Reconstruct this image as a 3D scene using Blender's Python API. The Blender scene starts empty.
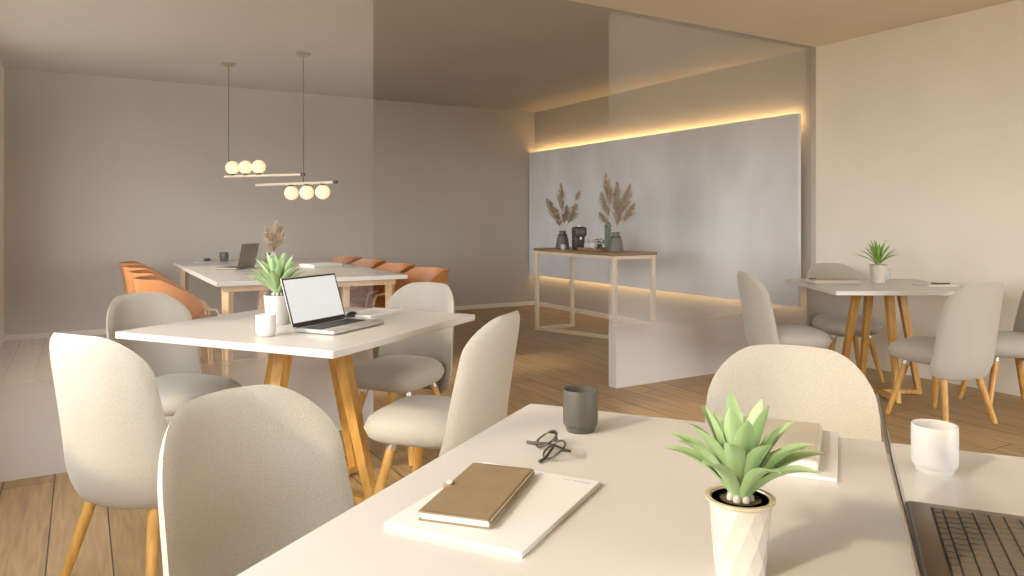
import bpy, bmesh, math, random
from mathutils import Vector, Matrix
random.seed(7)
PI = math.pi
S = bpy.context.scene
COL = S.collection

# ------------------------------------------------------------------ materials
def nd(nt, t, **kw):
    n = nt.nodes.new(t)
    for k, v in kw.items():
        if k in n.inputs: n.inputs[k].default_value = v
        else: setattr(n, k, v)
    return n

def mat(name, col, rough=.6, col2=None, nscale=8, bump=0, bscale=60, metal=0, spec=.5, emit=None, estr=0, stretch=None, sheen=0, detail=4, bdist=.01):
    m = bpy.data.materials.new(name); m.use_nodes = True
    nt = m.node_tree; b = nt.nodes['Principled BSDF']; L = nt.links.new
    b.inputs['Base Color'].default_value = (*col, 1); b.inputs['Roughness'].default_value = rough
    b.inputs['Metallic'].default_value = metal; b.inputs['Specular IOR Level'].default_value = spec
    if sheen: b.inputs['Sheen Weight'].default_value = sheen
    if emit:
        b.inputs['Emission Color'].default_value = (*emit, 1); b.inputs['Emission Strength'].default_value = estr
    tc = nd(nt, 'ShaderNodeTexCoord'); mp = nd(nt, 'ShaderNodeMapping'); L(tc.outputs['Object'], mp.inputs['Vector'])
    if stretch: mp.inputs['Scale'].default_value = stretch
    n = nd(nt, 'ShaderNodeTexNoise', Scale=nscale, Detail=detail); L(mp.outputs[0], n.inputs['Vector'])
    c2 = col2 or tuple(x * .94 for x in col)
    r = nd(nt, 'ShaderNodeValToRGB'); r.color_ramp.elements[0].color = (*c2, 1); r.color_ramp.elements[1].color = (*col, 1)
    r.color_ramp.elements[0].position = .35; r.color_ramp.elements[1].position = .65
    L(n.outputs['Fac'], r.inputs['Fac']); L(r.outputs['Color'], b.inputs['Base Color'])
    if bump:
        n2 = nd(nt, 'ShaderNodeTexNoise', Scale=bscale, Detail=3); L(mp.outputs[0], n2.inputs['Vector'])
        bp_ = nd(nt, 'ShaderNodeBump', Strength=bump, Distance=bdist); L(n2.outputs['Fac'], bp_.inputs['Height']); L(bp_.outputs[0], b.inputs['Normal'])
    return m

M = {}
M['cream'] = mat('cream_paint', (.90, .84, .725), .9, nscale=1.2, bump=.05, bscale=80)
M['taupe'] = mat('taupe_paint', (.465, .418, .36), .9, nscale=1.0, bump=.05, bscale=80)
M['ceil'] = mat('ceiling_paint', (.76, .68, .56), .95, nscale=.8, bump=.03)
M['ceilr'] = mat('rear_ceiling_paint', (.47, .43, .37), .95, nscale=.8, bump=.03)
M['trim'] = mat('white_trim', (.80, .74, .66), .5)
M['white_frame'] = mat('window_frame_paint', (.80, .77, .72), .4)
M['stone'] = mat('stone_panel', (.90, .92, .94), .55, (.72, .73, .74), 1.3, bump=.12, bscale=9, detail=9, stretch=(1, 1, .6))
M['fabric'] = mat('beige_wool', (.475, .44, .37), .95, (.415, .38, .32), 260, bump=.55, bscale=330, sheen=.25, bdist=.004)
M['legwood'] = mat('golden_oak', (.64, .365, .10), .42, (.50, .26, .06), 9, stretch=(6, 6, .8), bump=.05, bscale=40)
M['palewood'] = mat('pale_ash', (.72, .52, .30), .4, (.62, .42, .22), 9, stretch=(6, 6, .8))
M['top'] = mat('white_laminate', (.60, .572, .53), .26, (.585, .557, .515), 3)
M['orange'] = mat('tan_leather', (.52, .21, .065), .42, (.44, .17, .048), 7, bump=.08, bscale=70)
M['gold'] = mat('champagne_metal', (.86, .74, .57), .4, metal=.25)
M['brass'] = mat('aged_brass', (.30, .185, .08), .4, metal=.6)
M['bronze'] = mat('dark_bronze', (.10, .075, .05), .45, metal=.5)
M['oakdark'] = mat('walnut_top', (.33, .22, .11), .4, (.23, .145, .07), 6, stretch=(8, .7, 8))
M['charcoal'] = mat('charcoal_ceramic', (.078, .068, .052), .5, (.07, .06, .046), 30)
M['vase'] = mat('smoky_ceramic', (.15, .13, .115), .4)
M['white_cer'] = mat('white_ceramic', (.60, .585, .56), .25)
M['marble'] = mat('veined_white_pot', (.66, .61, .55), .2, (.56, .49, .42), 7, detail=6, stretch=(1, 1, .5))
M['goldrim'] = mat('pale_gold_rim', (.72, .60, .42), .3, metal=.4)
M['soil'] = mat('potting_soil', (.13, .075, .035), .95, (.035, .02, .012), 90, bump=1, bscale=120)
M['pebble'] = mat('bulb_skin', (.45, .42, .36), .6)
M['leaf'] = mat('agave_leaf', (.40, .52, .28), .45, (.28, .42, .18), 14, stretch=(1, 1, .4))
M['leafedge'] = mat('pale_leaf', (.56, .66, .36), .5)
M['leafd'] = mat('green_leaf', (.27, .43, .10), .45, (.18, .33, .06), 14)
M['pampas'] = mat('dried_pampas', (.60, .48, .35), .95, (.44, .33, .23), 40)
M['pampasl'] = mat('pale_pampas', (.74, .62, .46), .95, (.56, .43, .29), 40)
M['stalk'] = mat('dry_stalk', (.68, .58, .42), .8)
M['paper'] = mat('white_paper', (.66, .65, .62), .55, (.645, .635, .605), 3)
M['pages'] = mat('page_block', (.70, .68, .645), .8, (.60, .58, .55), 200, stretch=(.01, .01, 6))
M['brown'] = mat('brown_leather', (.25, .18, .10), .6, (.225, .16, .088), 25, bump=.12, bscale=250)
M['greybook'] = mat('grey_cloth_cover', (.52, .455, .36), .7, bump=.1, bscale=300)
M['ink'] = mat('grey_print', (.50, .49, .46), .7)
M['black'] = mat('black_plastic', (.018, .017, .016), .35)
M['frame_acetate'] = mat('dark_acetate', (.045, .038, .03), .3)
M['alu'] = mat('taupe_aluminium', (.23, .19, .145), .38, metal=.45)
M['aluL'] = mat('silver_aluminium', (.55, .53, .50), .35, metal=.5)
M['key'] = mat('taupe_keys', (.15, .125, .095), .5)
M['keyd'] = mat('black_keys', (.03, .03, .03), .5)
M['screen'] = mat('lit_screen', (.3, .3, .3), .3, emit=(.93, .94, .93), estr=.50)
M['dark_screen'] = mat('dark_screen', (.03, .03, .03), .15)
M['globe'] = mat('opal_globe', (.5, .45, .35), .4, emit=(1, .76, .43), estr=.78)
M['led_low'] = mat('warm_led_low', (1, .8, .5), .5, emit=(1, .68, .32), estr=9)
M['led'] = mat('warm_led', (1, .8, .5), .5, emit=(1, .66, .29), estr=22)
M['sage'] = mat('sage_cactus', (.22, .27, .20), .7, (.15, .2, .14), 40)
M['tray'] = mat('tray_wood', (.36, .20, .10), .5)
M['machine'] = mat('graphite_plastic', (.085, .08, .075), .45)
M['steel'] = mat('steel', (.6, .58, .55), .3, metal=.9)

def lens_mat():
    m = bpy.data.materials.new('clear_lens'); m.use_nodes = True; nt = m.node_tree; nt.nodes.clear()
    o = nd(nt, 'ShaderNodeOutputMaterial'); t = nd(nt, 'ShaderNodeBsdfTransparent', Color=(.95, .95, .94, 1)); g = nd(nt, 'ShaderNodeBsdfGlossy', Roughness=.05)
    x = nd(nt, 'ShaderNodeMixShader'); x.inputs[0].default_value = .06
    nt.links.new(t.outputs[0], x.inputs[1]); nt.links.new(g.outputs[0], x.inputs[2]); nt.links.new(x.outputs[0], o.inputs[0]); return m
M['lens'] = lens_mat()

def film_mat():
    # glazed partition with a printed film: dense near the floor, clear at eye height, thin again under the ceiling
    m = bpy.data.materials.new('gradient_film_glass'); m.use_nodes = True; nt = m.node_tree; b = nt.nodes['Principled BSDF']; L = nt.links.new
    b.inputs['Base Color'].default_value = (.70, .66, .62, 1); b.inputs['Roughness'].default_value = .35
    tc = nd(nt, 'ShaderNodeTexCoord'); sp = nd(nt, 'ShaderNodeSeparateXYZ'); L(tc.outputs['Object'], sp.inputs[0])
    mr = nd(nt, 'ShaderNodeMapRange'); mr.inputs['From Min'].default_value = 0; mr.inputs['From Max'].default_value = 2.685
    L(sp.outputs['Z'], mr.inputs['Value'])
    r = nd(nt, 'ShaderNodeValToRGB'); cr = r.color_ramp; cr.interpolation = 'B_SPLINE'
    pts = [(0, .95), (.14, .86), (.30, .60), (.46, .28), (.70, .07), (1.0, .012), (1.6, .012), (1.95, .07), (2.4, .22), (2.685, .30)]
    cr.elements[0].position = 0; cr.elements[1].position = 1
    for z, a in pts[1:-1]: cr.elements.new(z / 2.685)
    for e, (z, a) in zip(cr.elements, pts): e.color = (a, a, a, 1)
    L(mr.outputs[0], r.inputs['Fac']); L(r.outputs['Color'], b.inputs['Alpha']); return m
M['film'] = film_mat()

def floor_mat():
    m = bpy.data.materials.new('oak_planks'); m.use_nodes = True; nt = m.node_tree; b = nt.nodes['Principled BSDF']; L = nt.links.new
    tc = nd(nt, 'ShaderNodeTexCoord'); mp = nd(nt, 'ShaderNodeMapping'); mp.inputs['Rotation'].default_value = (0, 0, PI / 2); mp.inputs['Location'].default_value = (.2, .101, 0)
    L(tc.outputs['Object'], mp.inputs['Vector'])
    br = nd(nt, 'ShaderNodeTexBrick'); br.offset = .37; br.inputs['Scale'].default_value = 1
    br.inputs['Brick Width'].default_value = 1.9; br.inputs['Row Height'].default_value = .2; br.inputs['Mortar Size'].default_value = .0028; br.inputs['Mortar Smooth'].default_value = .2
    br.inputs['Color1'].default_value = (.50, .345, .175, 1); br.inputs['Color2'].default_value = (.42, .287, .142, 1); br.inputs['Mortar'].default_value = (.05, .03, .015, 1)
    L(mp.outputs[0], br.inputs['Vector'])
    mp2 = nd(nt, 'ShaderNodeMapping'); mp2.inputs['Scale'].default_value = (14, 1.1, 1); L(tc.outputs['Object'], mp2.inputs['Vector'])
    n = nd(nt, 'ShaderNodeTexNoise', Scale=3.0, Detail=7, Distortion=.6); L(mp2.outputs[0], n.inputs['Vector'])
    r = nd(nt, 'ShaderNodeValToRGB'); r.color_ramp.elements[0].color = (.72, .70, .68, 1); r.color_ramp.elements[1].color = (1.12, 1.1, 1.08, 1); r.color_ramp.elements[0].position = .3; r.color_ramp.elements[1].position = .7
    L(n.outputs['Fac'], r.inputs['Fac'])
    mx = nd(nt, 'ShaderNodeMix', data_type='RGBA', blend_type='MULTIPLY'); mx.inputs[0].default_value = 1
    L(br.outputs['Color'], mx.inputs[6]); L(r.outputs['Color'], mx.inputs[7]); L(mx.outputs[2], b.inputs['Base Color'])
    b.inputs['Roughness'].default_value = .42
    bp_ = nd(nt, 'ShaderNodeBump', Strength=.25, Distance=.003); L(br.outputs['Fac'], bp_.inputs['Height']); bp_.invert = True; L(bp_.outputs[0], b.inputs['Normal'])
    return m
M['floor'] = floor_mat()

# ------------------------------------------------------------------ mesh helpers
class MB:
    def __init__(s): s.bm = bmesh.new()
    def box(s, x0, y0, z0, x1, y1, z1, bev=0, seg=2, rot=None):
        g = bmesh.ops.create_cube(s.bm, size=1)['verts']
        for v in g: v.co = Vector(((x0 + x1) / 2 + v.co.x * (x1 - x0), (y0 + y1) / 2 + v.co.y * (y1 - y0), (z0 + z1) / 2 + v.co.z * (z1 - z0)))
        if bev:
            ed = list({e for v in g for e in v.link_edges})
            r = bmesh.ops.bevel(s.bm, geom=ed, offset=bev, segments=seg, affect='EDGES', profile=.5)
        return s
    def prism(s, a, b, wa, wb, da=None, db=None, up=Vector((0, 0, 1)), spin=0):
        """tapered square bar from a to b"""
        a, b = Vector(a), Vector(b); d = (b - a).normalized()
        x = d.orthogonal().normalized() if abs(d.dot(up)) > .999 else d.cross(up).normalized()
        y = d.cross(x).normalized()
        if spin:
            R = Matrix.Rotation(spin, 3, d); x = R @ x; y = R @ y
        da = da or wa; db = db or wb; vs = []
        for p, w, h in ((a, wa, da), (b, wb, db)):
            for sx, sy in ((-1, -1), (1, -1), (1, 1), (-1, 1)): vs.append(s.bm.verts.new(p + x * sx * w / 2 + y * sy * h / 2))
        F = s.bm.faces.new
        F(vs[3::-1]); F(vs[4:8])
        for i in range(4): j = (i + 1) % 4; F((vs[i], vs[j], vs[4 + j], vs[4 + i]))
        return s
    def tube(s, pts, rad, n=12, cap=True, closed=False):
        pts = [Vector(p) for p in pts]; N = len(pts)
        rads = rad if isinstance(rad, (list, tuple)) else [rad] * N
        rings = []; prev = None
        for i, p in enumerate(pts):
            if closed: t = pts[(i + 1) % N] - pts[i - 1]
            else: t = pts[min(i + 1, N - 1)] - pts[max(i - 1, 0)]
            t.normalize()
            x = t.orthogonal().normalized() if prev is None else (prev - t * prev.dot(t)).normalized()
            prev = x; y = t.cross(x)
            rings.append([s.bm.verts.new(p + (x * math.cos(2 * PI * k / n) + y * math.sin(2 * PI * k / n)) * rads[i]) for k in range(n)])
        for i in range(N if closed else N - 1):
            A, B = rings[i], rings[(i + 1) % N]
            for k in range(n): s.bm.faces.new((A[k], A[(k + 1) % n], B[(k + 1) % n], B[k]))
        if cap and not closed: s.bm.faces.new(rings[0][::-1]); s.bm.faces.new(rings[-1])
        return s
    def lathe(s, prof, n=32, c=(0, 0, 0), twist=0, facets=0):
        """profile (r, z) pairs; r=0 ends closed"""
        rings = []; c = Vector(c)
        for i, (r, z) in enumerate(prof):
            if r < 1e-6: rings.append([s.bm.verts.new(c + Vector((0, 0, z)))])
            else: rings.append([s.bm.verts.new(c + Vector((r * math.cos(2 * PI * k / n + twist * i), r * math.sin(2 * PI * k / n + twist * i), z))) for k in range(n)])
        for A, B in zip(rings, rings[1:]):
            for k in range(n):
                j = (k + 1) % n
                if len(A) == 1 and len(B) == 1: continue
                if len(A) == 1: s.bm.faces.new((A[0], B[j], B[k]))
                elif len(B) == 1: s.bm.faces.new((A[k], A[j], B[0]))
                else: s.bm.faces.new((A[k], A[j], B[j], B[k]))
        return s
    def sphere(s, c, r, n=16, sc=(1, 1, 1)):
        g = bmesh.ops.create_uvsphere(s.bm, u_segments=n, v_segments=max(6, n // 2), radius=r)['verts']
        for v in g: v.co = Vector((v.co.x * sc[0], v.co.y * sc[1], v.co.z * sc[2])) + Vector(c)
        return s
    def grid2(s, P, Q):
        """closed cushion from two n x n grids that share their border"""
        n = len(P); V = {}
        def v(side, i, j):
            if i in (0, n - 1) or j in (0, n - 1): side = 0
            k = (side, i, j)
            if k not in V: V[k] = s.bm.verts.new((P if side == 0 else Q)[i][j])
            return V[k]
        for i in range(n - 1):
            for j in range(n - 1):
                s.bm.faces.new((v(0, i, j), v(0, i + 1, j), v(0, i + 1, j + 1), v(0, i, j + 1)))
                s.bm.faces.new((v(1, i, j), v(1, i, j + 1), v(1, i + 1, j + 1), v(1, i + 1, j)))
        return s
    def build(s, name, m, parent=None, smooth=True, bevel=0, angle=40, loc=None, rot=None):
        bmesh.ops.recalc_face_normals(s.bm, faces=s.bm.faces)
        me = bpy.data.meshes.new(name); s.bm.to_mesh(me); s.bm.free()
        o = bpy.data.objects.new(name, me); COL.objects.link(o)
        for k in (m if isinstance(m, list) else [m]): me.materials.append(k)
        if smooth:
            for p in me.polygons: p.use_smooth = True
            try: me.set_sharp_from_angle(angle=math.radians(angle))
            except Exception: pass
        if bevel:
            b = o.modifiers.new('b', 'BEVEL'); b.width = bevel; b.segments = 2; b.limit_method = 'ANGLE'
        if loc: o.location = loc
        if rot is not None: o.rotation_euler = (0, 0, rot)
        if parent: o.parent = parent
        return o

def thing(name, label, cat, loc=(0, 0, 0), rz=0, group=None):
    o = bpy.data.objects.new(name, None); COL.objects.link(o); o.empty_display_size = .05
    o.location = loc; o.rotation_euler = (0, 0, rz); return tag(o, label, cat, group)
def tag(o, label, cat, group=None):
    o['label'] = label; o['category'] = cat
    if group: o['group'] = group
    return o
def struct(o): o['kind'] = 'structure'; return o
def dup(root, loc, rz, label, group=None):
    def cp(o, par):
        c = o.copy(); COL.objects.link(c)
        if par: c.parent = par
        for ch in kids.get(o.name, []): cp(ch, c)
        return c
    kids = {}
    for o in bpy.data.objects:
        if o.parent: kids.setdefault(o.parent.name, []).append(o)
    r = cp(root, None); r.location = loc; r.rotation_euler = (0, 0, rz); r['label'] = label
    if group: r['group'] = group
    return r

# ------------------------------------------------------------------ room
XL, XR, YB, YF, HC = -.645, 5.5, 8.85, -2.8, 2.685
GY0, GY1 = 4.13, 4.30           # glazed partition
def boxes(name, m, bs, parent=None, bevel=0, smooth=False):
    b = MB()
    for q in bs: b.box(*q)
    return b.build(name, m, parent, smooth=smooth, bevel=bevel)
struct(boxes('floor', M['floor'], [(XL - .2, YF - .2, -.1, XR + .2, YB + .2, 0)]))
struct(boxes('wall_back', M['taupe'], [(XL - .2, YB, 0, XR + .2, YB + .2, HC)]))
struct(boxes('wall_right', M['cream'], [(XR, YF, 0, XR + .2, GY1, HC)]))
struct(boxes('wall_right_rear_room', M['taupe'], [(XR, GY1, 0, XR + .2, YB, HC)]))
FW = (1.5, 5.4, .12, 2.58)  # unseen window opening behind the camera, added to brighten the right side
struct(boxes('wall_front', M['cream'], [(XL - .2, YF - .2, 0, FW[0], YF, HC), (FW[1], YF - .2, 0, XR + .2, YF, HC), (FW[0], YF - .2, 0, FW[1], YF, FW[2]), (FW[0], YF - .2, FW[3], FW[1], YF, HC)]))
f = [(FW[0], YF - .14, FW[2], FW[0] + .06, YF - .06, FW[3]), (FW[1] - .06, YF - .14, FW[2], FW[1], YF - .06, FW[3]), (FW[0] + .06, YF - .14, FW[2], FW[1] - .06, YF - .06, FW[2] + .06), (FW[0] + .06, YF - .14, FW[3] - .06, FW[1] - .06, YF - .06, FW[3])]
for k in (1, 2): xx = FW[0] + (FW[1] - FW[0]) * k / 3; f.append((xx - .03, YF - .13, FW[2] + .06, xx + .03, YF - .07, FW[3] - .06))
struct(boxes('window_3', M['white_frame'], f, bevel=.004))
WIN = [(.15, 3.4), (4.5, 7.5)]; WZ0, WZ1 = .78, 2.5
lw = []; y = YF
for a, b in WIN:
    lw += [(XL - .2, y, 0, XL, a, HC), (XL - .2, a, 0, XL, b, WZ0), (XL - .2, a, WZ1, XL, b, HC)]; y = b
lw.append((XL - .2, y, 0, XL, YB, HC))
struct(boxes('wall_left', M['cream'], lw))
for i, (a, b) in enumerate(WIN):
    f = [(XL - .14, a, WZ0, XL - .06, a + .06, WZ1), (XL - .14, b - .06, WZ0, XL - .06, b, WZ1), (XL - .14, a + .06, WZ0, XL - .06, b - .06, WZ0 + .06), (XL - .14, a + .06, WZ1 - .06, XL - .06, b - .06, WZ1)]
    n = 3
    for k in range(1, n): yy = a + (b - a) * k / n; f.append((XL - .13, yy - .03, WZ0 + .06, XL - .07, yy + .03, WZ1 - .06))
    f.append((XL - .125, a + .06, 1.86, XL - .075, b - .06, 1.90))
    struct(boxes('window_%d' % (i + 1), M['white_frame'], f, bevel=.004))
struct(boxes('baseboard_back', M['trim'], [(XL, YB - .02, 0, XR, YB, .055)], bevel=.004))
struct(boxes('baseboard_right', M['trim'], [(XR - .02, GY1, 0, XR, YB - .02, .055)], bevel=.004))
# glazed partition either side of the opening
GX0, GX1, GT = 1.475, 3.285, .085
def gy(x): return 4.10 + (x - XL) * .0245
def slantbox(name, m, pts, z0, z1):
    b = MB(); lo = [b.bm.verts.new((x, y, z0)) for x, y in pts]; hi = [b.bm.verts.new((x, y, z1)) for x, y in pts]; n = len(pts)
    b.bm.faces.new(lo[::-1]); b.bm.faces.new(hi)
    for k in range(n): b.bm.faces.new((lo[k], lo[(k + 1) % n], hi[(k + 1) % n], hi[k]))
    return struct(b.build(name, m, smooth=False))
def panel(name, x0, x1): return slantbox(name, M['film'], [(x0, gy(x0)), (x1, gy(x1)), (x1, gy(x1) + GT), (x0, gy(x0) + GT)], 0, HC)
panel('wall_glass_left', XL, GX0); panel('wall_glass_right', GX1, XR)
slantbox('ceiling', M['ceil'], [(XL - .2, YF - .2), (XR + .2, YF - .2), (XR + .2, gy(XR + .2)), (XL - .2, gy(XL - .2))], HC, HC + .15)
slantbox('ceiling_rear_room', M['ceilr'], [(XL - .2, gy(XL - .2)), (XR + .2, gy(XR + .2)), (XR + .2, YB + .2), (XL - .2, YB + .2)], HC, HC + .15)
# stone panel standing proud of the right wall with LED coves
struct(MB().box(XR - .105, GY1 + .05, .43, XR - .065, YB - .02, 2.12).build('wall_panel_stone', M['stone'], bevel=.003))
tag(boxes('led_strip', M['led'], [(XR - .064, GY1 + .10, 2.085, XR - .045, YB - .04, 2.10)]), 'warm LED strip glowing along the top edge of the grey stone panel', 'light strip')
tag(boxes('led_strip', M['led_low'], [(XR - .064, GY1 + .10, .45, XR - .045, YB - .04, .465)]), 'warm LED strip glowing along the bottom edge of the grey stone panel', 'light strip')

# ------------------------------------------------------------------ upholstered shell chair (faces local +x)
def rr(s, t, W, H, rt, rb):
    m = max(abs(s), abs(t)); x, y = s * W, t * H; r = (rt if t > 0 else rb) * m
    ax, ay = abs(x) - (m * W - r), abs(y) - (m * H - r)
    if ax > 0 and ay > 0:
        q = max(ax, ay); l = math.hypot(ax, ay)
        x = math.copysign(m * W - r + ax * q / l, x); y = math.copysign(m * H - r + ay * q / l, y)
    return x, y, m
def sx_(y, z): return -.225 + .12 * (abs(y) / .228) ** 2.3 - .15 * max(0, z - .40) ** 1.25 / .44 ** .25 + .9 * max(0, .42 - z) ** 1.5
def chair_shell():
    n = 33; mid = [[None] * n for _ in range(n)]; mm = [[0] * n for _ in range(n)]
    for i in range(n):
        for j in range(n):
            s, t = -1 + 2 * i / (n - 1), -1 + 2 * j / (n - 1)
            s = math.copysign(abs(s) ** .85, s); t = math.copysign(abs(t) ** .85, t)
            y, h, m = rr(s, t, .233, .285, .13, .085)
            k = max(0, (h + .285) / .57)
            y *= 1 - .11 * k ** 1.2
            z = .562 + h - .018 * (abs(y) / .21) ** 2 * k * k
            x = sx_(y, z)
            mid[i][j] = Vector((x, y, z)); mm[i][j] = m
    P = [[0] * n for _ in range(n)]; Q = [[0] * n for _ in range(n)]
    for i in range(n):
        for j in range(n):
            p = mid[i][j]; e_ = .002
            nn = Vector((1, -(sx_(p.y + e_, p.z) - sx_(p.y - e_, p.z)) / (2 * e_), -(sx_(p.y, p.z + e_) - sx_(p.y, p.z - e_)) / (2 * e_))).normalized()
            th = .021 * math.sqrt(max(0, 1 - mm[i][j] ** 7))
            P[i][j] = mid[i][j] + nn * th; Q[i][j] = mid[i][j] - nn * th
            if mm[i][j] > .9999: P[i][j] = Q[i][j] = mid[i][j]
    return MB().grid2(P, Q)
def chair_seat():
    n = 29; P = [[0] * n for _ in range(n)]; Q = [[0] * n for _ in range(n)]
    for i in range(n):
        for j in range(n):
            s, t = -1 + 2 * i / (n - 1), -1 + 2 * j / (n - 1)
            s = math.copysign(abs(s) ** .8, s); t = math.copysign(abs(t) ** .8, t)
            y, x, m = rr(s, t, .213, .235, .105, .14)
            x += .04; y *= 1 - .10 * max(0, -x / .2)
            e = max(0, 1 - m ** 4.5) ** .5
            P[i][j] = Vector((x, y, .40 + .066 * e + .012 * (1 - m * m))); Q[i][j] = Vector((x, y, .40 - .064 * e))
    return MB().grid2(P, Q)
def make_chair(label, loc, rz, group):
    t = thing('dining_chair', label, 'chair', loc, rz, group)
    chair_seat().build('seat', M['fabric'], t, angle=80)
    chair_shell().build('backrest', M['fabric'], t, angle=80)
    for sx in (-1, 1):
        for sy in (-1, 1):
            a = Vector((.03 + sx * .12, sy * .125, .35)); b = Vector((.03 + sx * .20, sy * .20, .004))
            l = MB().tube([a, a.lerp(b, .5), b], [.0205, .0185, .0145], 14).build('leg', M['legwood'], t)
            MB().tube([a.lerp(b, .02), a.lerp(b, .09)], .0222, 14).build('leg_collar', M['steel'], l)
    return t
E1 = Vector((.585, -.811)); E2 = Vector((.811, .585)); ANG = math.atan2(.585, .811)
F1 = Vector((.848, -.53)); F2 = Vector((.53, .848)); ANG4 = math.atan2(-.53, .848)
def ang(v): return math.atan2(v[1], v[0])
G = 'beige upholstered shell chairs around the white tables'
chairs = [
    ((.39, 1.37), (.47, -.88), 'beige shell chair nearest the camera, dark inner backrest cut off by the notebook table'),
    ((.21, 2.83), E2, 'beige shell chair seen from behind by the window wall, pulled to the laptop table'),
    ((.375, 3.725), (.50, -.866), 'beige shell chair on the far side of the laptop table, below the orange chairs'),
    ((1.46, 3.66), -E2, 'beige shell chair at the laptop table beside the doorway, right behind the laptop'),
    ((1.235, 2.67), (-.66, .75), 'sunlit cream shell chair between the laptop table and the notebook table'),
    ((1.49, 1.24), -E2, 'large pale shell chair at the notebook table, behind the spiky plant'),
    ((4.12, 3.44), F1, 'beige shell chair seen side-on beside the stone panel, at the table by the cream wall'),
    ((5.03, 3.65), -F2, 'taupe shell chair facing us behind the grey notebook, against the cream wall'),
    ((4.46, 2.55), (.15, .99), 'beige shell chair with its back to us, in front of the cream wall'),
    ((5.12, 2.50), (-.78, .62), 'beige shell chair cut by the photo edge, at the table by the cream wall'),
]
proto = None
for (x, y), d, lab in chairs:
    if proto is None: proto = make_chair(lab, (x, y, 0), ang(d), G)
    else: dup(proto, (x, y, 0), ang(d), lab)

# ------------------------------------------------------------------ square spider-leg tables
def make_table(label, c, rz, half, foot=.33, lw=.058):
    t = thing('square_table', label, 'table', (c[0], c[1], 0), rz, 'square white tables on golden oak legs')
    MB().box(-half, -half, .722, half, half, .75).build('tabletop', M['top'], t, bevel=.003)
    MB().box(-.20, -.20, .700, .20, .20, .722).build('mounting_plate', M['legwood'], t, bevel=.004)
    for k in range(4):
        d = Vector((math.cos(k * PI / 2), math.sin(k * PI / 2), 0))
        MB().prism(d * .15 + Vector((0, 0, .70)), d * foot + Vector((0, 0, 0)), lw, lw * .68, spin=0).build('leg', M['legwood'], t, smooth=False, bevel=.003)
    b = MB(); b.box(-foot, -.02, .004, foot, .02, .034); b.build('floor_bar', M['legwood'], t, smooth=False, bevel=.003)
    b = MB(); b.box(-.02, -foot, .004, .02, foot, .034); b.build('floor_bar', M['legwood'], t, smooth=False, bevel=.003)
    return t
A1 = Vector((.952, 1.554)); h1 = .535
T1 = A1 + E1 * h1 - E2 * h1
make_table('white square table nearest the camera, with the brown notebook, eyeglasses and plant', T1, ANG, h1)
T2 = Vector((.746, 2.503)) + E2 * .535 - E1 * .535
make_table('white square table by the window with the open white-screened laptop', T2, ANG, .535)
T4 = Vector((4.085, 3.01)) + (F1 + F2) * .48
make_table('white square table by the bright cream wall with a small potted plant', T4, ANG4, .48, .27, .05)

# ------------------------------------------------------------------ long meeting table
t3 = thing('meeting_table', 'long white meeting table in the rear room between two rows of orange chairs', 'table', (1.57, 7.1, 0))
TX, TY = .73, 1.45
MB().box(-TX, -TY, .715, TX, TY, .75).build('tabletop', M['top'], t3, bevel=.003)
MB().box(-TX + .06, -TY + .12, .665, TX - .06, -TY + .17, .715).box(-TX + .06, TY - .17, .665, TX - .06, TY - .12, .715).box(-TX + .12, -TY + .17, .665, -TX + .16, TY - .17, .715).box(TX - .16, -TY + .17, .665, TX - .12, TY - .17, .715).build('apron', M['palewood'], t3, smooth=False)
for sx in (-1, 1):
    for sy in (-1, 1): MB().prism((sx * (TX - .1), sy * (TY - .145), .665), (sx * (TX - .1), sy * (TY - .145), 0), .06, .05).build('leg', M['palewood'], t3, smooth=False, bevel=.003)
for sx in (-1, 1): MB().box(sx * .33 - .03, -TY + .35, 0, sx * .33 + .03, -TY + .43, .715).build('cable_column', M['palewood'], t3, smooth=False, bevel=.003)

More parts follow.
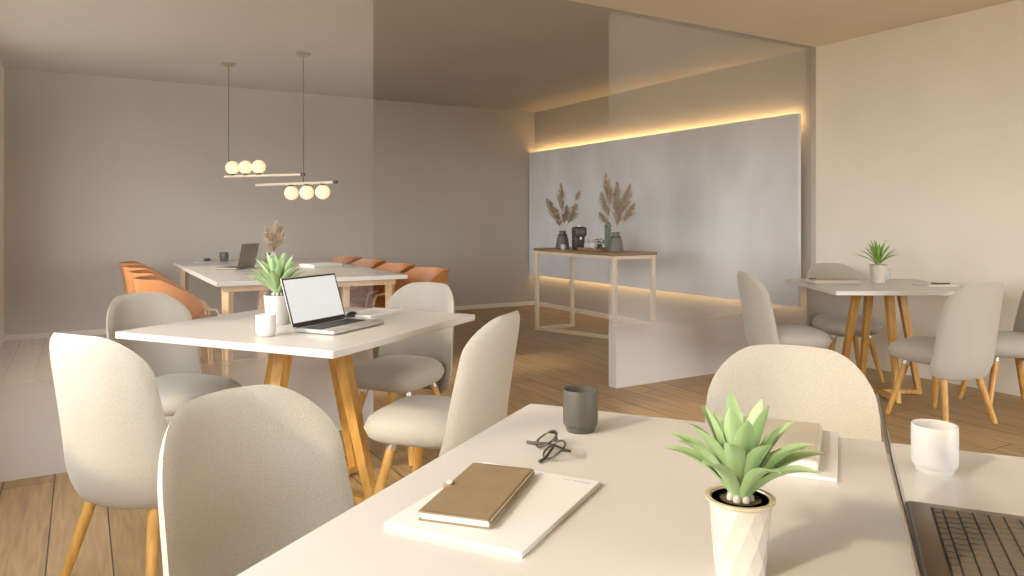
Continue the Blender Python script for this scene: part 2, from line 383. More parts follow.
# ------------------------------------------------------------------ orange tub chairs (face local +x)
def make_tub(label, loc, rz, group):
    t = thing('armchair', label, 'chair', loc, rz, group)
    n, k = 41, 7; P = []; th = .009
    b = MB(); rows = []
    for i in range(n):
        u = -1 + 2 * i / (n - 1); a = u * 1.95                    # angle round the sitter; 0 = back
        R = .27
        cx = -math.cos(a) * R if abs(a) < PI / 2 else (abs(a) - PI / 2) * .30 * 1.0
        cy = math.sin(a) * R if abs(a) < PI / 2 else math.copysign(R - .03 * (abs(a) - PI / 2), a)
        w = max(0, abs(u) - .50) / .50
        zt = .775 - .17 * w ** 1.2; zb = .45 + .07 * w
        if w > .85: q = (w - .85) / .15; zt -= .06 * q * q; zb += .03 * q * q
        nrm = Vector((-math.cos(a), math.sin(a), 0)) if abs(a) < PI / 2 else Vector((0, math.copysign(1, a), 0))
        col = []
        for j in range(k):
            v = j / (k - 1); z = zb + (zt - zb) * v; lean = .055 * (v ** 1.4)
            base = Vector((cx, cy, z)) + nrm * lean
            col.append((base + nrm * th, base - nrm * th))
        rows.append([b.bm.verts.new(c[0]) for c in col] + [b.bm.verts.new(c[1]) for c in col[::-1]])
    m = 2 * k
    for A, B in zip(rows, rows[1:]):
        for j in range(m): b.bm.faces.new((A[j], A[(j + 1) % m], B[(j + 1) % m], B[j]))
    b.bm.faces.new(rows[0][::-1]); b.bm.faces.new(rows[-1])
    b.build('backrest', M['orange'], t, angle=50)
    n = 21; P = [[0] * n for _ in range(n)]; Q = [[0] * n for _ in range(n)]
    for i in range(n):
        for j in range(n):
            y, x, mm = rr(-1 + 2 * i / (n - 1), -1 + 2 * j / (n - 1), .245, .25, .10, .22)
            e = math.sqrt(max(0, 1 - mm ** 4)); P[i][j] = Vector((x + .01, y, .435 + .035 * e)); Q[i][j] = Vector((x + .01, y, .435 - .03 * e))
    MB().grid2(P, Q).build('seat', M['orange'], t, angle=70)
    for sx in (-1, 1):
        for sy in (-1, 1):
            if sx > 0: pts = [(.10, sy * .265, .555), (.19, sy * .275, .545), (.215, sy * .28, .50), (.25, sy * .285, 0.006)]
            else: pts = [(-.16, sy * .20, .52), (-.18, sy * .215, .40), (-.27, sy * .255, .006)]
            MB().tube(pts, .0095, 10).build('leg', M['palewood'], t)
    MB().tube([(.20, -.272, .40), (.20, .272, .40)], .008, 8).build('cross_rail', M['palewood'], t)
    return t
GO = 'orange tan armchairs along the meeting table'
ords = ['nearest the glass partition', 'second from the glass partition', 'third from the glass partition', 'nearest the rear wall']
tub = None
for i, yy in enumerate((5.98, 6.72, 7.46, 8.2)):
    lab = 'orange armchair on the window side of the meeting table, ' + ords[i]
    if tub is None: tub = make_tub(lab, (.66, yy, 0), 0, GO)
    else: dup(tub, (.66, yy, 0), 0, lab)
for i, yy in enumerate((5.85, 6.6, 7.37, 8.13)):
    dup(tub, (2.40, yy, 0), PI, 'orange armchair on the console side of the meeting table, ' + ords[i])

# ------------------------------------------------------------------ pendants
def pendant(label, canopy, p0, p1, zb, cordt, globes, above):
    p0, p1 = Vector(p0), Vector(p1); d = p1 - p0; rz = math.atan2(d.y, d.x)
    t = thing('pendant_lamp', label, 'lamp', (p0.x, p0.y, zb), rz, 'bar pendants with opal globes over the meeting table')
    Lg = d.length
    MB().tube([(0, 0, 0), (Lg, 0, 0)], .0125, 14).build('bar', M['gold'], t)
    MB().tube([(Lg - .03, 0, 0), (Lg + .004, 0, 0)], .0145, 14).build('end_cap', M['bronze'], t)
    cx = cordt * Lg
    MB().tube([(cx, 0, .0), (cx, 0, HC - zb - .02)], .0045, 8).build('cord', M['bronze'], t)
    MB().lathe([(0, HC - zb), (.066, HC - zb), (.066, HC - zb - .012), (.04, HC - zb - .028), (0, HC - zb - .03)], 24, (cx, 0, 0)).build('ceiling_canopy', M['brass'], t)
    for g in globes:
        gx = g * Lg; zz = .083 if above else -.083
        MB().sphere((gx, 0, zz), .064, 24).build('globe_shade', M['globe'], t)
        s_ = 1 if above else -1
        MB().tube([(gx, 0, s_ * .010), (gx, 0, s_ * .026)], .026, 14).build('globe_holder', M['bronze'], t)
    return t
pendant('brass bar pendant with three glowing globes standing on top of its bar', None, (1.20, 7.55), (1.76, 6.80), 1.605, .05, (.10, .27, .44), True)
pendant('brass bar pendant with three glowing globes hanging under its bar', None, (1.44, 7.30), (1.92, 6.34), 1.52, .61, (.46, .65, .84), False)

# ------------------------------------------------------------------ console
CX0, CX1, CY0, CY1, CZ = 4.25, 4.77, 5.46, 6.87, .885
cs = thing('console_table', 'slim gold framed console table with dark wood top before the stone panel', 'table', ((CX0 + CX1) / 2, (CY0 + CY1) / 2, 0))
hx, hy = (CX1 - CX0) / 2, (CY1 - CY0) / 2
b = MB(); b.box(-hx, -hy, CZ - .028, hx, hy, CZ); b.build('tabletop', M['oakdark'], cs, bevel=.004)
b = MB()
for s_ in (-1, 1): b.box(s_ * (hx - .03) - .015, -hy + .01, CZ - .06, s_ * (hx - .03) + .015, hy - .01, CZ - .028); b.box(-hx + .045, s_ * (hy - .03) - .015, CZ - .06, hx - .045, s_ * (hy - .03) + .015, CZ - .028)
b.build('top_frame', M['gold'], cs, smooth=False)
for sx in (-1, 1):
    for sy in (-1, 1): MB().box(sx * (hx - .03) - .019, sy * (hy - .03) - .019, 0, sx * (hx - .03) + .019, sy * (hy - .03) + .019, CZ - .06).build('leg', M['gold'], cs, smooth=False, bevel=.002)
for sy in (-1, 1): MB().box(-hx + .049, sy * (hy - .03) - .017, 0, hx - .049, sy * (hy - .03) + .017, .034).build('floor_bar', M['gold'], cs, smooth=False)
MB().prism((-hx + .05, hy - .07, .017), (hx - .05, -hy + .07, .017), .034, .034).build('floor_bar', M['gold'], cs, smooth=False)

# ------------------------------------------------------------------ pampas and vases
def plume(b, base, tip, w, nst=95, bend=None):
    base, tip = Vector(base), Vector(tip); ax = tip - base; L = ax.length; d = ax.normalized()
    x = d.orthogonal().normalized(); y = d.cross(x)
    for i in range(nst):
        f = random.random() ** .9; a = random.random() * 2 * PI
        env = w * (math.sin(PI * min(1, f * .86 + .12)) ** .8) * random.uniform(.45, 1)
        r = (x * math.cos(a) + y * math.sin(a))
        p0 = base + d * (L * f * .92); p2 = p0 + r * env + d * (.16 + .1 * random.random()) * L * (1.05 - .6 * f)
        p1 = p0.lerp(p2, .5) + d * .01 * L + r * env * .22
        side = d.cross(r).normalized() * .0035 * (L / .3)
        up = r.cross(side).normalized() * .002
        vs = []
        for p, k in ((p0, .9), (p1, 1.2), (p2, .12)):
            vs.append([b.bm.verts.new(p + side * k), b.bm.verts.new(p + up * k), b.bm.verts.new(p - side * k)])
        for A, B in zip(vs, vs[1:]):
            for q in range(3): b.bm.faces.new((A[q], A[(q + 1) % 3], B[(q + 1) % 3], B[q]))
        b.bm.faces.new(vs[0][::-1]); b.bm.faces.new(vs[-1])
def pampas(vx, vy, vz, rim, stalks, where, group, sc=1, pale=False):
    """stalks: (lean right in the room's camera-side direction, lean depth, height, plume length, width, description)"""
    sd = Vector((.865, -.5015, 0)); dp = Vector((.5015, .865, 0))
    for k, (lr, ld, h, pl, w, desc) in enumerate(stalks):
        t = thing('pampas_stalk', desc + ' ' + where, 'dried grass', (vx, vy, vz), 0, group)
        tip = (sd * lr + dp * ld + Vector((0, 0, h))) * sc
        q = Vector((0, 0, rim))
        off = (sd * math.copysign(min(.018, abs(lr) * .12), lr) + dp * math.copysign(min(.018, abs(ld) * .12), ld)) * sc
        q = q + off
        d = (tip - q); pb = tip - d.normalized() * pl * sc
        MB().tube([Vector((off.x * .3, off.y * .3, .02)), q, pb, tip - d.normalized() * .03], [.0022, .0022, .002, .0012], 6).build('stem', M['stalk'], t)
        b = MB(); plume(b, pb, tip, w * sc * 1.25, 210)
        b.build('plume', M['pampasl'] if (pale and k % 2 == 0) else M['pampas'], t, smooth=False)
def vase(label, loc, s=1):
    t = thing('vase', label, 'vase', loc)
    MB().lathe([(0, 0), (.070, 0), (.075, .008), (.060, .105), (.048, .14), (.037, .146), (.036, .158), (.039, .184), (.036, .188), (.031, .184), (.029, .15), (.045, .10), (.062, .02), (0, .015)], 28).build('body', M['vase'], t)
    MB().lathe([(.049, .134), (.052, .137), (.052, .146), (.044, .150), (.036, .148)], 28).build('collar_band', M['bronze'], t)
    return t
V1 = (4.49, 6.66, CZ); V2 = (4.50, 5.75, CZ)
vase('dark smoky vase at the far end of the console, beside the coffee machine', V1)
vase('dark smoky vase at the near end of the console, beside the glass partition', V2)
pampas(*V1, .184, [(-.02, .0, .70, .30, .05, 'tall upright dark pampas plume'), (-.17, .02, .54, .26, .06, 'pampas plume leaning toward the back wall'), (-.08, -.05, .44, .22, .06, 'short low pampas plume'), (.16, .0, .48, .24, .075, 'thick pampas plume leaning toward the coffee machine'), (.05, .08, .47, .22, .055, 'mid-height pampas plume behind the others'), (.19, .06, .62, .12, .03, 'thin wispy pampas plume')], 'in the far vase on the console', 'pampas stalks in the far console vase')
pampas(*V2, .184, [(-.10, .0, .76, .32, .055, 'tallest pampas plume'), (.02, .05, .68, .34, .06, 'upright pampas plume in the middle'), (.14, .0, .66, .30, .055, 'pampas plume leaning up and over the wall side'), (-.15, -.03, .58, .26, .055, 'pampas plume beside the tallest one'), (.19, .03, .47, .22, .05, 'low drooping pampas plume'), (-.16, .03, .38, .16, .05, 'lowest pampas plume over the cactus'), (.04, -.05, .50, .26, .065, 'fluffy pampas plume in front')], 'in the near vase on the console', 'pampas stalks in the near console vase')
# coffee machine
cm = thing('coffee_machine', 'compact dark grey coffee machine on the console beside the far vase', 'coffee machine', (4.53, 6.41, CZ), math.radians(-115))
MB().box(-.14, -.055, .0, .05, .055, .19, .02, 3).build('body', M['machine'], cm)
MB().box(-.12, -.062, .13, .13, .062, .235, .028, 4).build('brew_head', M['machine'], cm)
MB().box(.05, -.05, 0, .15, .05, .03, .006).build('drip_tray', M['black'], cm)
MB().tube([(.115, 0, .13), (.115, 0, .105)], .014, 12).build('spout', M['steel'], cm)
MB().tube([(.02, 0, .235), (.02, 0, .247)], .016, 12).build('button', M['steel'], cm)
tg = thing('espresso_cup', 'tiny pale cup on the console in front of the coffee machine', 'cup', (4.335, 6.42, CZ))
MB().lathe([(0, 0), (.022, 0), (.028, .05), (.025, .05), (.019, .006), (0, .006)], 20).build('body', M['white_cer'], tg)
MB().tube([(.027, 0, .04), (.04, 0, .035), (.04, 0, .018), (.024, 0, .012)], .003, 8).build('handle', M['white_cer'], tg)
tr = thing('serving_tray', 'low brown wooden tray on the console between coffee machine and near vase', 'tray', (4.50, 6.08, CZ))
MB().box(-.11, -.17, 0, .11, .17, .012, .004).build('base', M['tray'], tr)
MB().box(-.11, -.17, .012, -.102, .17, .026).box(.102, -.17, .012, .11, .17, .026).box(-.102, -.17, .012, .102, -.162, .026).box(-.102, .162, .012, .102, .17, .026).build('rim', M['tray'], tr, smooth=False)
for (x, y, lab) in ((4.46, 6.15, 'round white sugar pot on the wooden tray, next to the coffee machine'), (4.44, 6.045, 'round white pot on the wooden tray, next to the green cactus')):
    o = thing('sugar_pot', lab, 'pot', (x, y, CZ + .012), 0, 'white pots on the console tray')
    MB().lathe([(0, 0), (.03, 0), (.046, .025), (.044, .055), (.030, .072), (.026, .070), (.036, .05), (0, .02)], 24).build('body', M['white_cer'], o)
    MB().lathe([(.032, .071), (.02, .082), (.006, .086), (.008, .096), (0, .098)], 20).build('lid', M['white_cer'], o)
ca = thing('cactus', 'ribbed sage green column cactus on the wooden tray beside the near vase', 'cactus', (4.58, 5.98, CZ + .012))
pr = [(0, 0), (.03, 0)]
for k in range(14): pr += [(.038 if k % 2 == 0 else .028, .01 + k * .0185)]
pr += [(.02, .272), (0, .278)]
MB().lathe(pr, 20).build('body', M['sage'], ca)
sp = thing('succulent', 'small leafy green sprig on the wooden tray behind the white pots', 'plant', (4.58, 6.115, CZ + .012))
MB().lathe([(0, 0), (.02, 0), (.026, .05), (.022, .05), (.016, .03), (0, .03)], 16).build('pot', M['sage'], sp)
b = MB()
for k in range(14):
    a = k * 2.4; r = .02 + .02 * (k % 3)
    b.sphere((r * math.cos(a), r * math.sin(a), .06 + .045 * ((k * 7) % 10) / 10), .013, 8, (1.2, 1, .5))
b.build('leaves', M['leafd'], sp)

# ------------------------------------------------------------------ potted agaves
def leaf(b, a, reach, height, width, curl, n=9, z0=0, r0=.008, tw=0):
    d = Vector((math.cos(a), math.sin(a), 0)); s_ = Vector((-math.sin(a), math.cos(a), 0)); rows = []
    for i in range(n):
        f = i / (n - 1)
        out = r0 + reach * (f ** (1.15 + curl * .25)); z = z0 + height * (f ** .85) - curl * height * .55 * max(0, f - .45) ** 2 * 3.0
        w = width * (.42 + 1.05 * f) * (1 - f ** 3.2) if f < 1 else 0
        w = max(w, .0012); cup = w * .42 * (1 - f * .4)
        c = d * out + Vector((0, 0, z)); nrm = (Vector((0, 0, 1)) * (reach + .01) - d * height).normalized()
        if nrm.z < 0: nrm = -nrm
        ss = (s_ * math.cos(tw * f) + nrm * math.sin(tw * f))
        rows.append([c - ss * w + nrm * cup, c - ss * w * .5 + nrm * cup * .25, c, c + ss * w * .5 + nrm * cup * .25, c + ss * w + nrm * cup,
                     c + ss * w * .5 + nrm * (cup * .25 - w * .16), c - nrm * w * .28, c - ss * w * .5 + nrm * (cup * .25 - w * .16)])
    V = [[b.bm.verts.new(p) for p in r] for r in rows]
    for A, B in zip(V, V[1:]):
        for q in range(8):
            f_ = b.bm.faces.new((A[q], A[(q + 1) % 8], B[(q + 1) % 8], B[q]))
            if q in (0, 3) and random.random() < .0: f_.material_index = 1
    b.bm.faces.new(V[0]); b.bm.faces.new(V[-1][::-1])
def faceted_pot(b, rb, rt, h, n=11):
    rings = []
    for i in range(5):
        f = i / 4; r = rb + (rt - rb) * f
        rings.append([b.bm.verts.new((r * (1 + (.014 if (k + i) % 2 else -.010)) * math.cos(2 * PI * (k + .45 * i) / n), r * (1 + (.014 if (k + i) % 2 else -.010)) * math.sin(2 * PI * (k + .45 * i) / n), h * f)) for k in range(n)])
    for A, B in zip(rings, rings[1:]):
        for k in range(n):
            j = (k + 1) % n
            b.bm.faces.new((A[k], A[j], B[k])); b.bm.faces.new((A[j], B[j], B[k]))
    b.bm.faces.new(rings[0][::-1])
    inner = [[b.bm.verts.new((q * math.cos(2 * PI * k / n), q * math.sin(2 * PI * k / n), z)) for k in range(n)] for q, z in ((rt * .93, h), (rt * .92, h * .86))]
    for A, B in ((rings[-1], inner[0]), (inner[0], inner[1])):
        for k in range(n): j = (k + 1) % n; b.bm.faces.new((A[k], A[j], B[j], B[k]))
    b.bm.faces.new(inner[1])
def agave(label, loc, rb, rt, h, potm, rimm, leafm, spec, faceted=True, rot=0, bulbs=True):
    t = thing('potted_plant', label, 'plant', loc, rot)
    b = MB()
    if faceted: faceted_pot(b, rb, rt, h); p = b.build('pot', potm, t, smooth=False)
    else: b.lathe([(0, 0), (rb * .92, 0), (rb, .006), (rt, h), (rt * .92, h), (rt * .88, h * .86), (0, h * .86)], 28); p = b.build('pot', potm, t)
    if rimm:
        MB().lathe([(rt * .985, h - .004), (rt * 1.10, h - .001), (rt * 1.11, h + .002), (rt * .97, h + .002), (rt * .91, h - .003), (rt * .985, h - .004)], 40).build('pot_rim', rimm, p)
    MB().lathe([(0, h * .985), (rt * .4, h * .985), (rt * .90, h * .965), (rt * .90, h * .88), (0, h * .88)], 24).build('soil', M['soil'], t, angle=80)
    b = MB()
    for (a, reach, hh, w, curl, tw) in spec: leaf(b, a, reach, hh, w, curl, z0=h * .96, tw=tw)
    b.build('leaves', leafm, t, angle=75)
    if bulbs:
        b = MB()
        for k in range(7): a = k * .9; b.sphere((rt * .32 * math.cos(a), rt * .32 * math.sin(a), h * 1.0), rt * .13, 10, (1, 1, 1.5))
        b.build('stem_bulbs', M['pebble'], t)
    return t
def rosette(n, reach, height, width, seed, curl=.55):
    random.seed(seed); out = []
    for k in range(n):
        f = k / (n - 1); a = k * 2.3999 + random.uniform(-.15, .15)
        out.append((a, reach * (1 - .72 * f) * random.uniform(.88, 1.1), height * (.52 + .5 * f) * random.uniform(.92, 1.06), width * random.uniform(.85, 1.1), curl * (1 - .8 * f), random.uniform(-.25, .25)))
    return out
agave('potted agave with broad pale green leaves in a faceted white pot on the near table', (.727, .675, .75), .031, .039, .095, M['marble'], M['goldrim'], M['leaf'], rosette(26, .104, .140, .0155, 3))
agave('potted agave in a plain white pot behind the open laptop on the window table', (.735, 3.275, .75), .048, .058, .125, M['white_cer'], None, M['leaf'], rosette(26, .165, .20, .018, 5, .4), faceted=False)
agave('small spiky green plant in a faceted pale pot on the table by the cream wall', (4.90, 3.27, .75), .046, .057, .125, M['marble'], M['goldrim'], M['leafd'], rosette(26, .15, .19, .011, 8, .35))
# pampas in a vase on the meeting table
mv = thing('vase', 'cream vase of pale pampas on the long meeting table', 'vase', (1.58, 7.2, .75))
MB().lathe([(0, 0), (.04, 0), (.055, .03), (.05, .08), (.025, .12), (.028, .14), (.023, .14), (.02, .12), (.04, .08), (0, .02)], 24).build('body', M['white_cer'], mv)
pampas(1.58, 7.2, .75, .14, [(.03, .0, .44, .24, .06, 'tallest pale pampas plume'), (-.08, .0, .38, .22, .055, 'pale pampas plume leaning toward the windows'), (.10, .0, .36, .20, .05, 'pale pampas plume leaning toward the console'), (-.01, -.04, .34, .22, .07, 'fluffy pale pampas plume in front'), (.05, .06, .40, .2, .05, 'pale pampas plume behind the rest')], 'in the cream vase on the meeting table', 'pampas stalks on the meeting table', 1, True)

# ------------------------------------------------------------------ mugs
def mug(label, loc, r, h, m, foot=True, group=None):
    t = thing('mug', label, 'mug', loc, 0, group)
    if foot: pr = [(0, 0), (r * .78, 0), (r * .82, .003), (r * .845, h * .08), (r * .85, h * .095), (r * .985, h * .175), (r, h * .215), (r, h - .002), (r * .985, h), (r * .92, h - .001), (r * .91, h * .3), (r * .7, h * .1), (0, h * .09)]
    else: pr = [(0, 0), (r * .72, 0), (r * .86, h * .05), (r * .97, h * .22), (r, h * .45), (r * .985, h - .002), (r * .96, h), (r * .91, h - .002), (r * .92, h * .4), (r * .7, h * .1), (0, h * .08)]
    MB().lathe(pr, 40).build('body', m, t, angle=50)
    if foot: MB().lathe([(r * .846, h * .08), (r * .858, h * .087), (r * .849, h * .094)], 40).build('foot_groove', m, t)
    return t
mug('matte charcoal mug standing beside the folded eyeglasses on the near table', (.921, 1.298, .75), .037, .089, M['charcoal'])
mug('white mug on the near table behind the dark laptop', (1.318, .771, .75), .0375, .084, M['white_cer'])
mug('white mug on the window table beside the white-screened laptop', (.618, 2.955, .75), .038, .083, M['white_cer'], False)
mug('white mug half hidden behind the plant on the table by the cream wall', (5.08, 3.34, .75), .038, .085, M['white_cer'])
mug('dark mug at the far end of the meeting table beside the window-side chairs', (1.33, 8.42, .75), .045, .095, M['charcoal'], False)
mug('dark mug behind the pampas vase on the meeting table', (1.70, 7.95, .75), .045, .095, M['charcoal'], False)

# ------------------------------------------------------------------ stationery
def slab(name, label, cat, loc, rz, w, l, h, m, bev=.002, group=None, z0=0):
    """hardcover-like pad: w along local x, l along local y, centred"""
    o = MB().box(-w / 2, -l / 2, 0, w / 2, l / 2, h).build(name, m, None, bevel=bev, loc=loc, rot=rz)
    return tag(o, label, cat, group)
def book(name, label, loc, rz, w, l, h, cover, group=None, spine=1):
    """spine on +x side; pages show on the other three"""
    t = thing(name, label, 'notebook', loc, rz, group); c = .0022
    b = MB(); b.box(-w / 2, -l / 2, 0, w / 2 - .002, l / 2, c); b.box(-w / 2, -l / 2, h - c, w / 2 - .002, l / 2, h)
    n = 8; prev = None
    outer = [(w / 2 - .002 + math.sin(PI * k / n) * h * .42, h / 2 - math.cos(PI * k / n) * h / 2) for k in range(n + 1)]
    inner = [(w / 2 - .002 + math.sin(PI * k / n) * (h * .42 - c), h / 2 - math.cos(PI * k / n) * (h / 2 - c)) for k in range(n + 1)]
    for a_, b_, e, f_ in zip(outer, outer[1:], inner, inner[1:]):
        v = [b.bm.verts.new((p[0], yy, p[1])) for yy in (-l / 2, l / 2) for p in (a_, b_, f_, e)]
        for q in ((0, 1, 2, 3), (7, 6, 5, 4), (0, 4, 5, 1), (3, 2, 6, 7)): b.bm.faces.new([v[i] for i in q])
    b.build('cover', cover, t, bevel=0)
    MB().box(-w / 2 + .003, -l / 2 + .003, c, w / 2 + h * .2, l / 2 - .003, h - c).build('pages', M['pages'], t, smooth=False)
    return t
# near table: white pad + brown notebook
pc = Vector((.571, 1.022)); pang = math.atan2(.16, .247)
pad = thing('document_pad', 'thick white A4 document pad lying under the brown notebook', 'document', (pc.x, pc.y, .75), pang)
MB().box(-.150, -.112, 0, .150, .112, .0085).build('pages', M['paper'], pad, bevel=.0012)
b = MB()
for k in range(6): b.box(.128, -.100 + k * .0052, .0085, .135, -.0965 + k * .0052, .0088)
b.box(.128, -.066, .0085, .133, -.052, .0088)
b.build('printed_heading', M['ink'], pad, smooth=False)
nbc = Vector((.5495, 1.0495)); nang = math.atan2(.145, .16)
nb = book('notebook', 'brown leather notebook with a brass clasp lying on the white pad', (nbc.x, nbc.y, .7585), nang - PI / 2, .108, .228, .014, M['brown'])
MB().box(-.062, -.004, .004, -.047, .010, .0162, .002).build('strap', M['brown'], nb)
MB().tube([(-.053, .003, .0162), (-.053, .003, .0195)], [.006, .0045], 14).build('clasp_stud', M['gold'], nb)
b = MB()
for s_ in (-1, 1):
    for k in range(20): b.box(-.048 + k * .0048, s_ * .1105 - .0006, .0138, -.0455 + k * .0048, s_ * .1105 + .0006, .0144)
b.build('stitching', M['bronze'], nb, smooth=False)
# second stack behind the plant
c2 = Vector((1.117, .821)) + E2 * .155 - E1 * .11
pad2 = thing('document_pad', 'white document pad under the grey notebook behind the spiky plant', 'document', (c2.x, c2.y, .75), ANG)
MB().box(-.155, -.11, 0, .155, .11, .007).build('pages', M['paper'], pad2, bevel=.0012)
c3 = Vector((1.110, .852)) + E2 * .132 - E1 * .085
nb2 = book('notebook', 'grey cloth notebook with pale pages behind the spiky plant', (c3.x, c3.y, .757), ANG - PI / 2, .155, .255, .022, M['greybook'])
MB().box(.02, -.128, .0085, .026, -.1265, .0135).build('ribbon', M['goldrim'], nb2, smooth=False)

# eyeglasses, folded
gl = thing('eyeglasses', 'folded dark round-rimmed eyeglasses lying beside the charcoal mug', 'eyeglasses', (.784, 1.205, .75))
gx = Vector((-.35, -.937, 0)).normalized(); gp = Vector((.937, -.35, 0)); gu = (gp * .84 + Vector((0, 0, 1)) * .54).normalized(); gn = gx.cross(gu)
g0 = Vector((0, 0, .0165))
def gpt(x, y, z=0): return g0 + gx * x + gu * y + gn * z
b = MB()
for s_ in (-1, 1):
    pts = []
    for k in range(36):
        a = 2 * PI * k / 36; c_, q_ = math.cos(a), math.sin(a)
        pts.append(gpt(s_ * .034 + .0265 * math.copysign(abs(c_) ** .88, c_), .0235 * math.copysign(abs(q_) ** .9, q_)))
    b.tube(pts, .0019, 8, closed=True)
b.tube([gpt(-.009, .006), gpt(-.004, .0105, -.001), gpt(.004, .0105, -.001), gpt(.009, .006)], .0019, 8)
b.build('rims', M['frame_acetate'], gl)
for s_ in (-1, 1):
    b = MB(); ring = []
    for side in (.0006, -.0006):
        ring.append([b.bm.verts.new(gpt(s_ * .034 + .0258 * math.cos(2 * PI * k / 32), .0228 * math.sin(2 * PI * k / 32), side)) for k in range(32)])
    b.bm.faces.new(ring[0]); b.bm.faces.new(ring[1][::-1])
    for k in range(32): j = (k + 1) % 32; b.bm.faces.new((ring[0][k], ring[0][j], ring[1][j], ring[1][k]))
    b.build('lens', M['lens'], gl, smooth=False)
    e = s_ * .0625
    zb = -1 if gn.z > 0 else 1
    def tb(x, back, z): 
        p = g0 + gx * x + gp * back; return Vector((p.x, p.y, z))
    bk = .012 + (.006 if s_ > 0 else 0)
    MB().tube([gpt(e * .965, .010), tb(e * .96, .024, .020), tb(e * .6, .018 + bk * .3, .015), tb(-e * .2, .002, .010 + bk * .2), tb(-e * .8, -.022, .0045), tb(-e * .98, -.034, .004)], [.0022, .0026, .0024, .0022, .003, .0032], 8).build('temple', M['frame_acetate'], gl)
    MB().tube([gpt(s_ * .0085, .000), gpt(s_ * .0095, -.003, zb * .006), gpt(s_ * .011, -.008, zb * .007)], [.001, .0016, .0014], 8).build('nose_pad', M['frame_acetate'], gl)

# ------------------------------------------------------------------ laptops (local: hinge along y, base toward +x)
def laptop(label, loc, rz, w, d, lid, tilt, mb, mk, scr, ms):
    t = thing('laptop', label, 'laptop', loc, rz)
    MB().box(.0, -w / 2, 0.003, d, w / 2, .016, .003, 2).build('base', mb, t)
    b = MB()
    for sx in (.03, d - .03):
        for sy in (-1, 1): b.box(sx - .008, sy * (w / 2 - .03) - .008, 0, sx + .008, sy * (w / 2 - .03) + .008, .004)
    b.build('rubber_feet', M['black'], t, smooth=False)
    MB().tube([(-.002, -w / 2 + .025, .0155), (-.002, w / 2 - .025, .0155)], .0062, 12).build('hinge', M['black'] if ms else mb, t)
    x0 = .032 * d / .23; rowd = [.010] + [.0165] * 5
    sc = d / .23; rowd = [r * sc for r in rowd]; kw = w * .86
    MB().box(x0 - .003, -kw / 2 - .003, .0158, x0 + sum(rowd) + 6 * .0025 * sc + .002, kw / 2 + .003, .0163).build('keyboard_well', M['keyd'], t, smooth=False)
    b = MB(); x = x0
    lay = [14, [1] * 13 + [1.9], [1.5] + [1] * 12 + [1.4], [1.8] + [1] * 11 + [2.1], [2.3] + [1] * 10 + [2.6], [1.2, 1.2, 1.2, 5.6, 1.2, 1.2, 1, 1, 1]]
    for r, rd in zip(lay, rowd):
        ws = [1] * r if isinstance(r, int) else r; tot = sum(ws); y = -kw / 2
        for q in ws:
            l = q / tot * kw; b.box(x, y + .0011, .0163, x + rd, y + l - .0011, .0180); y += l
        x += rd + .0025 * sc
    b.build('keyboard', mk, t, smooth=False, bevel=.0004)
    MB().box(d - .075 * sc, -w * .16, .0158, d - .010, w * .16, .0163).build('trackpad', mb, t, smooth=False)
    le = bpy.data.objects.new('lid', None)
    # lid turned about the hinge
    R = Matrix.Rotation(-tilt, 4, 'Y')
    def lidbox(x0, y0, z0, x1, y1, z1, bev):
        m_ = MB().box(x0, y0, z0, x1, y1, z1, bev)
        for v in m_.bm.verts: v.co = Matrix.Translation((-.003, 0, .0165)) @ (R @ v.co)
        return m_
    l = lidbox(-.004, -w / 2, .001, 0, w / 2, lid, .002).build('lid', mb, t)
    lidbox(.0, -w / 2 + .002, .003, .0008, w / 2 - .002, lid - .002, 0).build('bezel', M['black'], l, smooth=False)
    lidbox(.0008, -w / 2 + .009, .018, .0013, w / 2 - .009, lid - .009, 0).build('screen', ms, l, smooth=False)
    return t
hc = (Vector((1.106, .690)) + Vector((1.106, .690)) - E2 * .33) / 2
laptop('dark taupe laptop on the near table, keyboard toward the photo corner', (hc.x, hc.y, .75), ang(E1), .33, .235, .165, .225, M['alu'], M['key'], None, M['dark_screen'])
h2 = (Vector((.729, 2.983)) + Vector((1.015, 3.196))) / 2
laptop('open laptop with a bright white screen on the window table', (h2.x, h2.y, .75), ang(E1), .345, .195, .205, .305, M['aluL'], M['keyd'], None, M['screen'])
laptop('open dark laptop seen from behind on the long meeting table', (1.30, 7.06, .75), math.atan2(.615, -.788), .33, .23, .215, .20, M['alu'], M['keyd'], None, M['dark_screen'])

# rest of the window table
o = slab('writing_pad', 'white writing pad on the window table past the laptop, nearest the doorway', 'document', (1.205, 3.40, .75), ANG, .27, .17, .010, M['paper'])
MB().box(-.128, -.078, .010, .128, .078, .0106).build('top_sheet', M['paper'], o, smooth=False)
ph = thing('computer_mouse', 'small dark computer mouse behind the white-screened laptop', 'mouse', (1.085, 3.345, .75), ANG)
MB().sphere((0, 0, .001), .03, 20, (1.25, .8, .75)).build('body', M['black'], ph)
MB().tube([(.008, 0, .0215), (.02, 0, .0205)], .004, 10).build('scroll_wheel', M['ink'], ph)
for v in bpy.data.objects[ph.children[0].name].data.vertices: v.co.z = max(v.co.z, .0)
o = thing('notepad', 'small ring-bound grey notepad behind the white-screened laptop', 'notepad', (1.02, 3.44, .75), ANG)
MB().box(-.075, -.05, 0, .075, .05, .008).build('cover', M['ink'], o, bevel=.001)
b = MB()
for k in range(9):
    yy = -.042 + k * .0105
    b.tube([(-.075 + .006 * math.cos(q * PI / 6), yy, .0045 + .006 * math.sin(q * PI / 6)) for q in range(12)], .0009, 6, closed=True)
b.build('ring_binding', M['steel'], o)
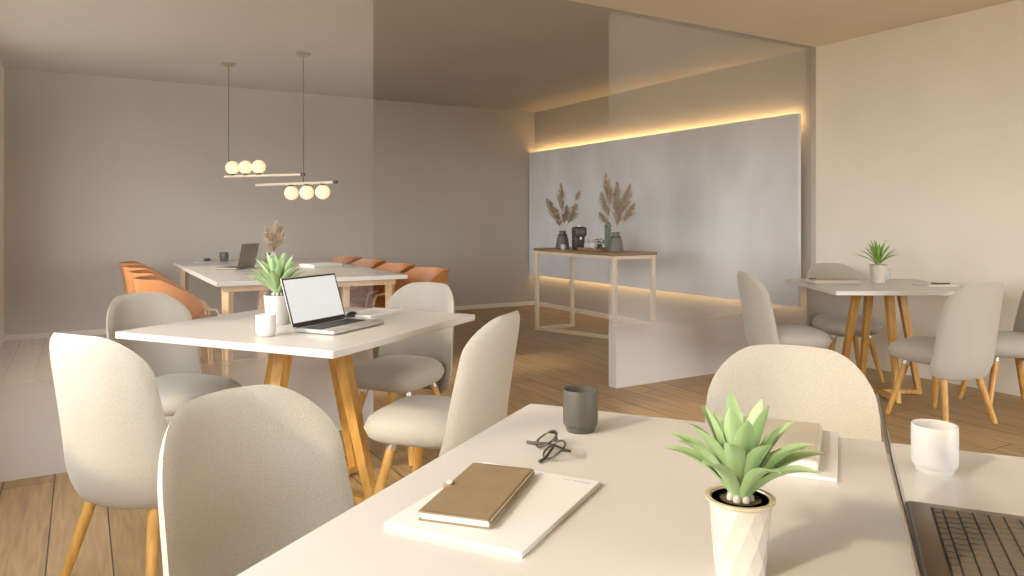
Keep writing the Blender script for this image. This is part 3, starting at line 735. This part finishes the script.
# meeting table extras
o = thing('document_pad', 'white paper pad lying on the console side of the meeting table', 'document', (1.97, 7.0, .75), math.radians(20))
MB().box(-.16, -.12, 0, .16, .12, .03).build('pages', M['paper'], o, bevel=.002)
def pen(label, loc, rz, m, L=.14):
    o = thing('pen', label, 'pen', loc, rz)
    MB().tube([(-L / 2, 0, .004), (-L / 2 + .012, 0, .004), (L / 2 - .004, 0, .004), (L / 2, 0, .004)], [.001, .004, .004, .0035], 10).build('barrel', m, o)
    MB().box(L / 2 - .045, -.0012, .0078, L / 2 - .004, .0012, .0092).build('clip', M['steel'], o, smooth=False)
    return o
pen('grey pen beside the white pad on the meeting table', (2.16, 6.72, .75), math.radians(10), M['aluL'], .16)
slab('document_pad', 'thin grey folder at the far end of the meeting table beside the dark mug', 'document', (1.15, 8.34, .75), .2, .22, .16, .008, M['ink'])
tag(MB().sphere((0, 0, 0), .03, 16, (1.3, .8, .6)).build('computer_mouse', M['black'], None, loc=(1.15, 8.34, .776)), 'dark mouse resting on the grey folder at the far end of the meeting table', 'mouse')
# table by the cream wall
nbg = book('notebook', 'thick grey notebook lying on the table by the cream wall, left of the plant pot', (4.60, 3.42, .75), ANG4 - PI / 2, .20, .31, .024, M['greybook'])
pen('dark pen lying on the thick grey notebook by the cream wall', (4.49, 3.50, .774), ANG4 + .9, M['black'])
slab('notebook', 'thin pale notebook on the table by the cream wall, under a dark pen', 'notebook', (5.02, 2.93, .75), ANG4 + .1, .22, .17, .009, M['paper'], .0015)
pen('dark pen lying across the thin pale notebook by the cream wall', (5.04, 2.91, .759), ANG4 + .15, M['black'])

# ------------------------------------------------------------------ light
w = bpy.data.worlds.new('sky'); S.world = w; w.use_nodes = True
bg = w.node_tree.nodes['Background']; bg.inputs[0].default_value = (1.0, .96, .91, 1); bg.inputs[1].default_value = 6.8
wt = w.node_tree; tc = nd(wt, 'ShaderNodeTexCoord'); sx = nd(wt, 'ShaderNodeSeparateXYZ'); rp = nd(wt, 'ShaderNodeValToRGB')
wt.links.new(tc.outputs['Generated'], sx.inputs[0]); mr = nd(wt, 'ShaderNodeMapRange'); mr.inputs['From Min'].default_value = -1
wt.links.new(sx.outputs['Z'], mr.inputs['Value']); wt.links.new(mr.outputs[0], rp.inputs['Fac']); wt.links.new(rp.outputs['Color'], bg.inputs[0])
ym = nd(wt, 'ShaderNodeMapRange'); ym.inputs['From Min'].default_value = .25; ym.inputs['From Max'].default_value = -.55; ym.inputs['To Min'].default_value = 4.4; ym.inputs['To Max'].default_value = 8.6
wt.links.new(sx.outputs['Y'], ym.inputs['Value']); wt.links.new(ym.outputs[0], bg.inputs[1])
e = rp.color_ramp.elements; e[0].position = .46; e[0].color = (.27, .26, .235, 1); e[1].position = .52; e[1].color = (.94, .975, 1.0, 1)
sun = bpy.data.lights.new('sun', 'SUN'); sun.energy = 2.4; sun.angle = math.radians(4); sun.color = (1, .80, .54)
so = bpy.data.objects.new('sun', sun); COL.objects.link(so)
el, az = math.radians(29), math.radians(6)
dv = Vector((math.cos(el) * math.cos(az), math.cos(el) * math.sin(az), -math.sin(el)))
so.rotation_euler = dv.to_track_quat('-Z', 'Y').to_euler()
for i, (a, b_) in enumerate(WIN):
    al = bpy.data.lights.new('window_daylight_%d' % i, 'AREA'); al.shape = 'RECTANGLE'; al.size = WZ1 - WZ0; al.size_y = b_ - a
    al.cycles.is_portal = True
    ao = bpy.data.objects.new('window_daylight_%d' % i, al); COL.objects.link(ao); ao.location = (XL - .16, (a + b_) / 2, (WZ0 + WZ1) / 2); ao.rotation_euler = (0, -PI / 2, 0)
al = bpy.data.lights.new('window_daylight_3', 'AREA'); al.shape = 'RECTANGLE'; al.size = FW[1] - FW[0]; al.size_y = FW[3] - FW[2]; al.cycles.is_portal = True  # sky portal for the added front window
ao = bpy.data.objects.new('window_daylight_3', al); COL.objects.link(ao); ao.location = ((FW[0] + FW[1]) / 2, YF - .16, (FW[2] + FW[3]) / 2); ao.rotation_euler = (PI / 2, 0, 0)

# ------------------------------------------------------------------ camera
cam = bpy.data.cameras.new('camera'); co = bpy.data.objects.new('camera', cam); COL.objects.link(co)
co.location = (0, 0, 1.2); co.rotation_euler = (PI / 2, 0, -math.atan(432 / 745))
cam.sensor_width = 36; cam.lens = 36 * 745 / 1024; cam.shift_y = -69 / 1024; cam.clip_start = .02
S.camera = co
S.view_settings.view_transform = 'Standard'; S.view_settings.look = 'None'; S.view_settings.gamma = 1; S.view_settings.use_curve_mapping = False
S.view_settings.exposure = 0.17
S.cycles.use_denoising = True
try: S.cycles.denoiser = 'OPENIMAGEDENOISE'
except Exception: pass
S.cycles.max_bounces = 12; S.cycles.diffuse_bounces = 8; S.cycles.transparent_max_bounces = 16; S.cycles.sample_clamp_indirect = 6
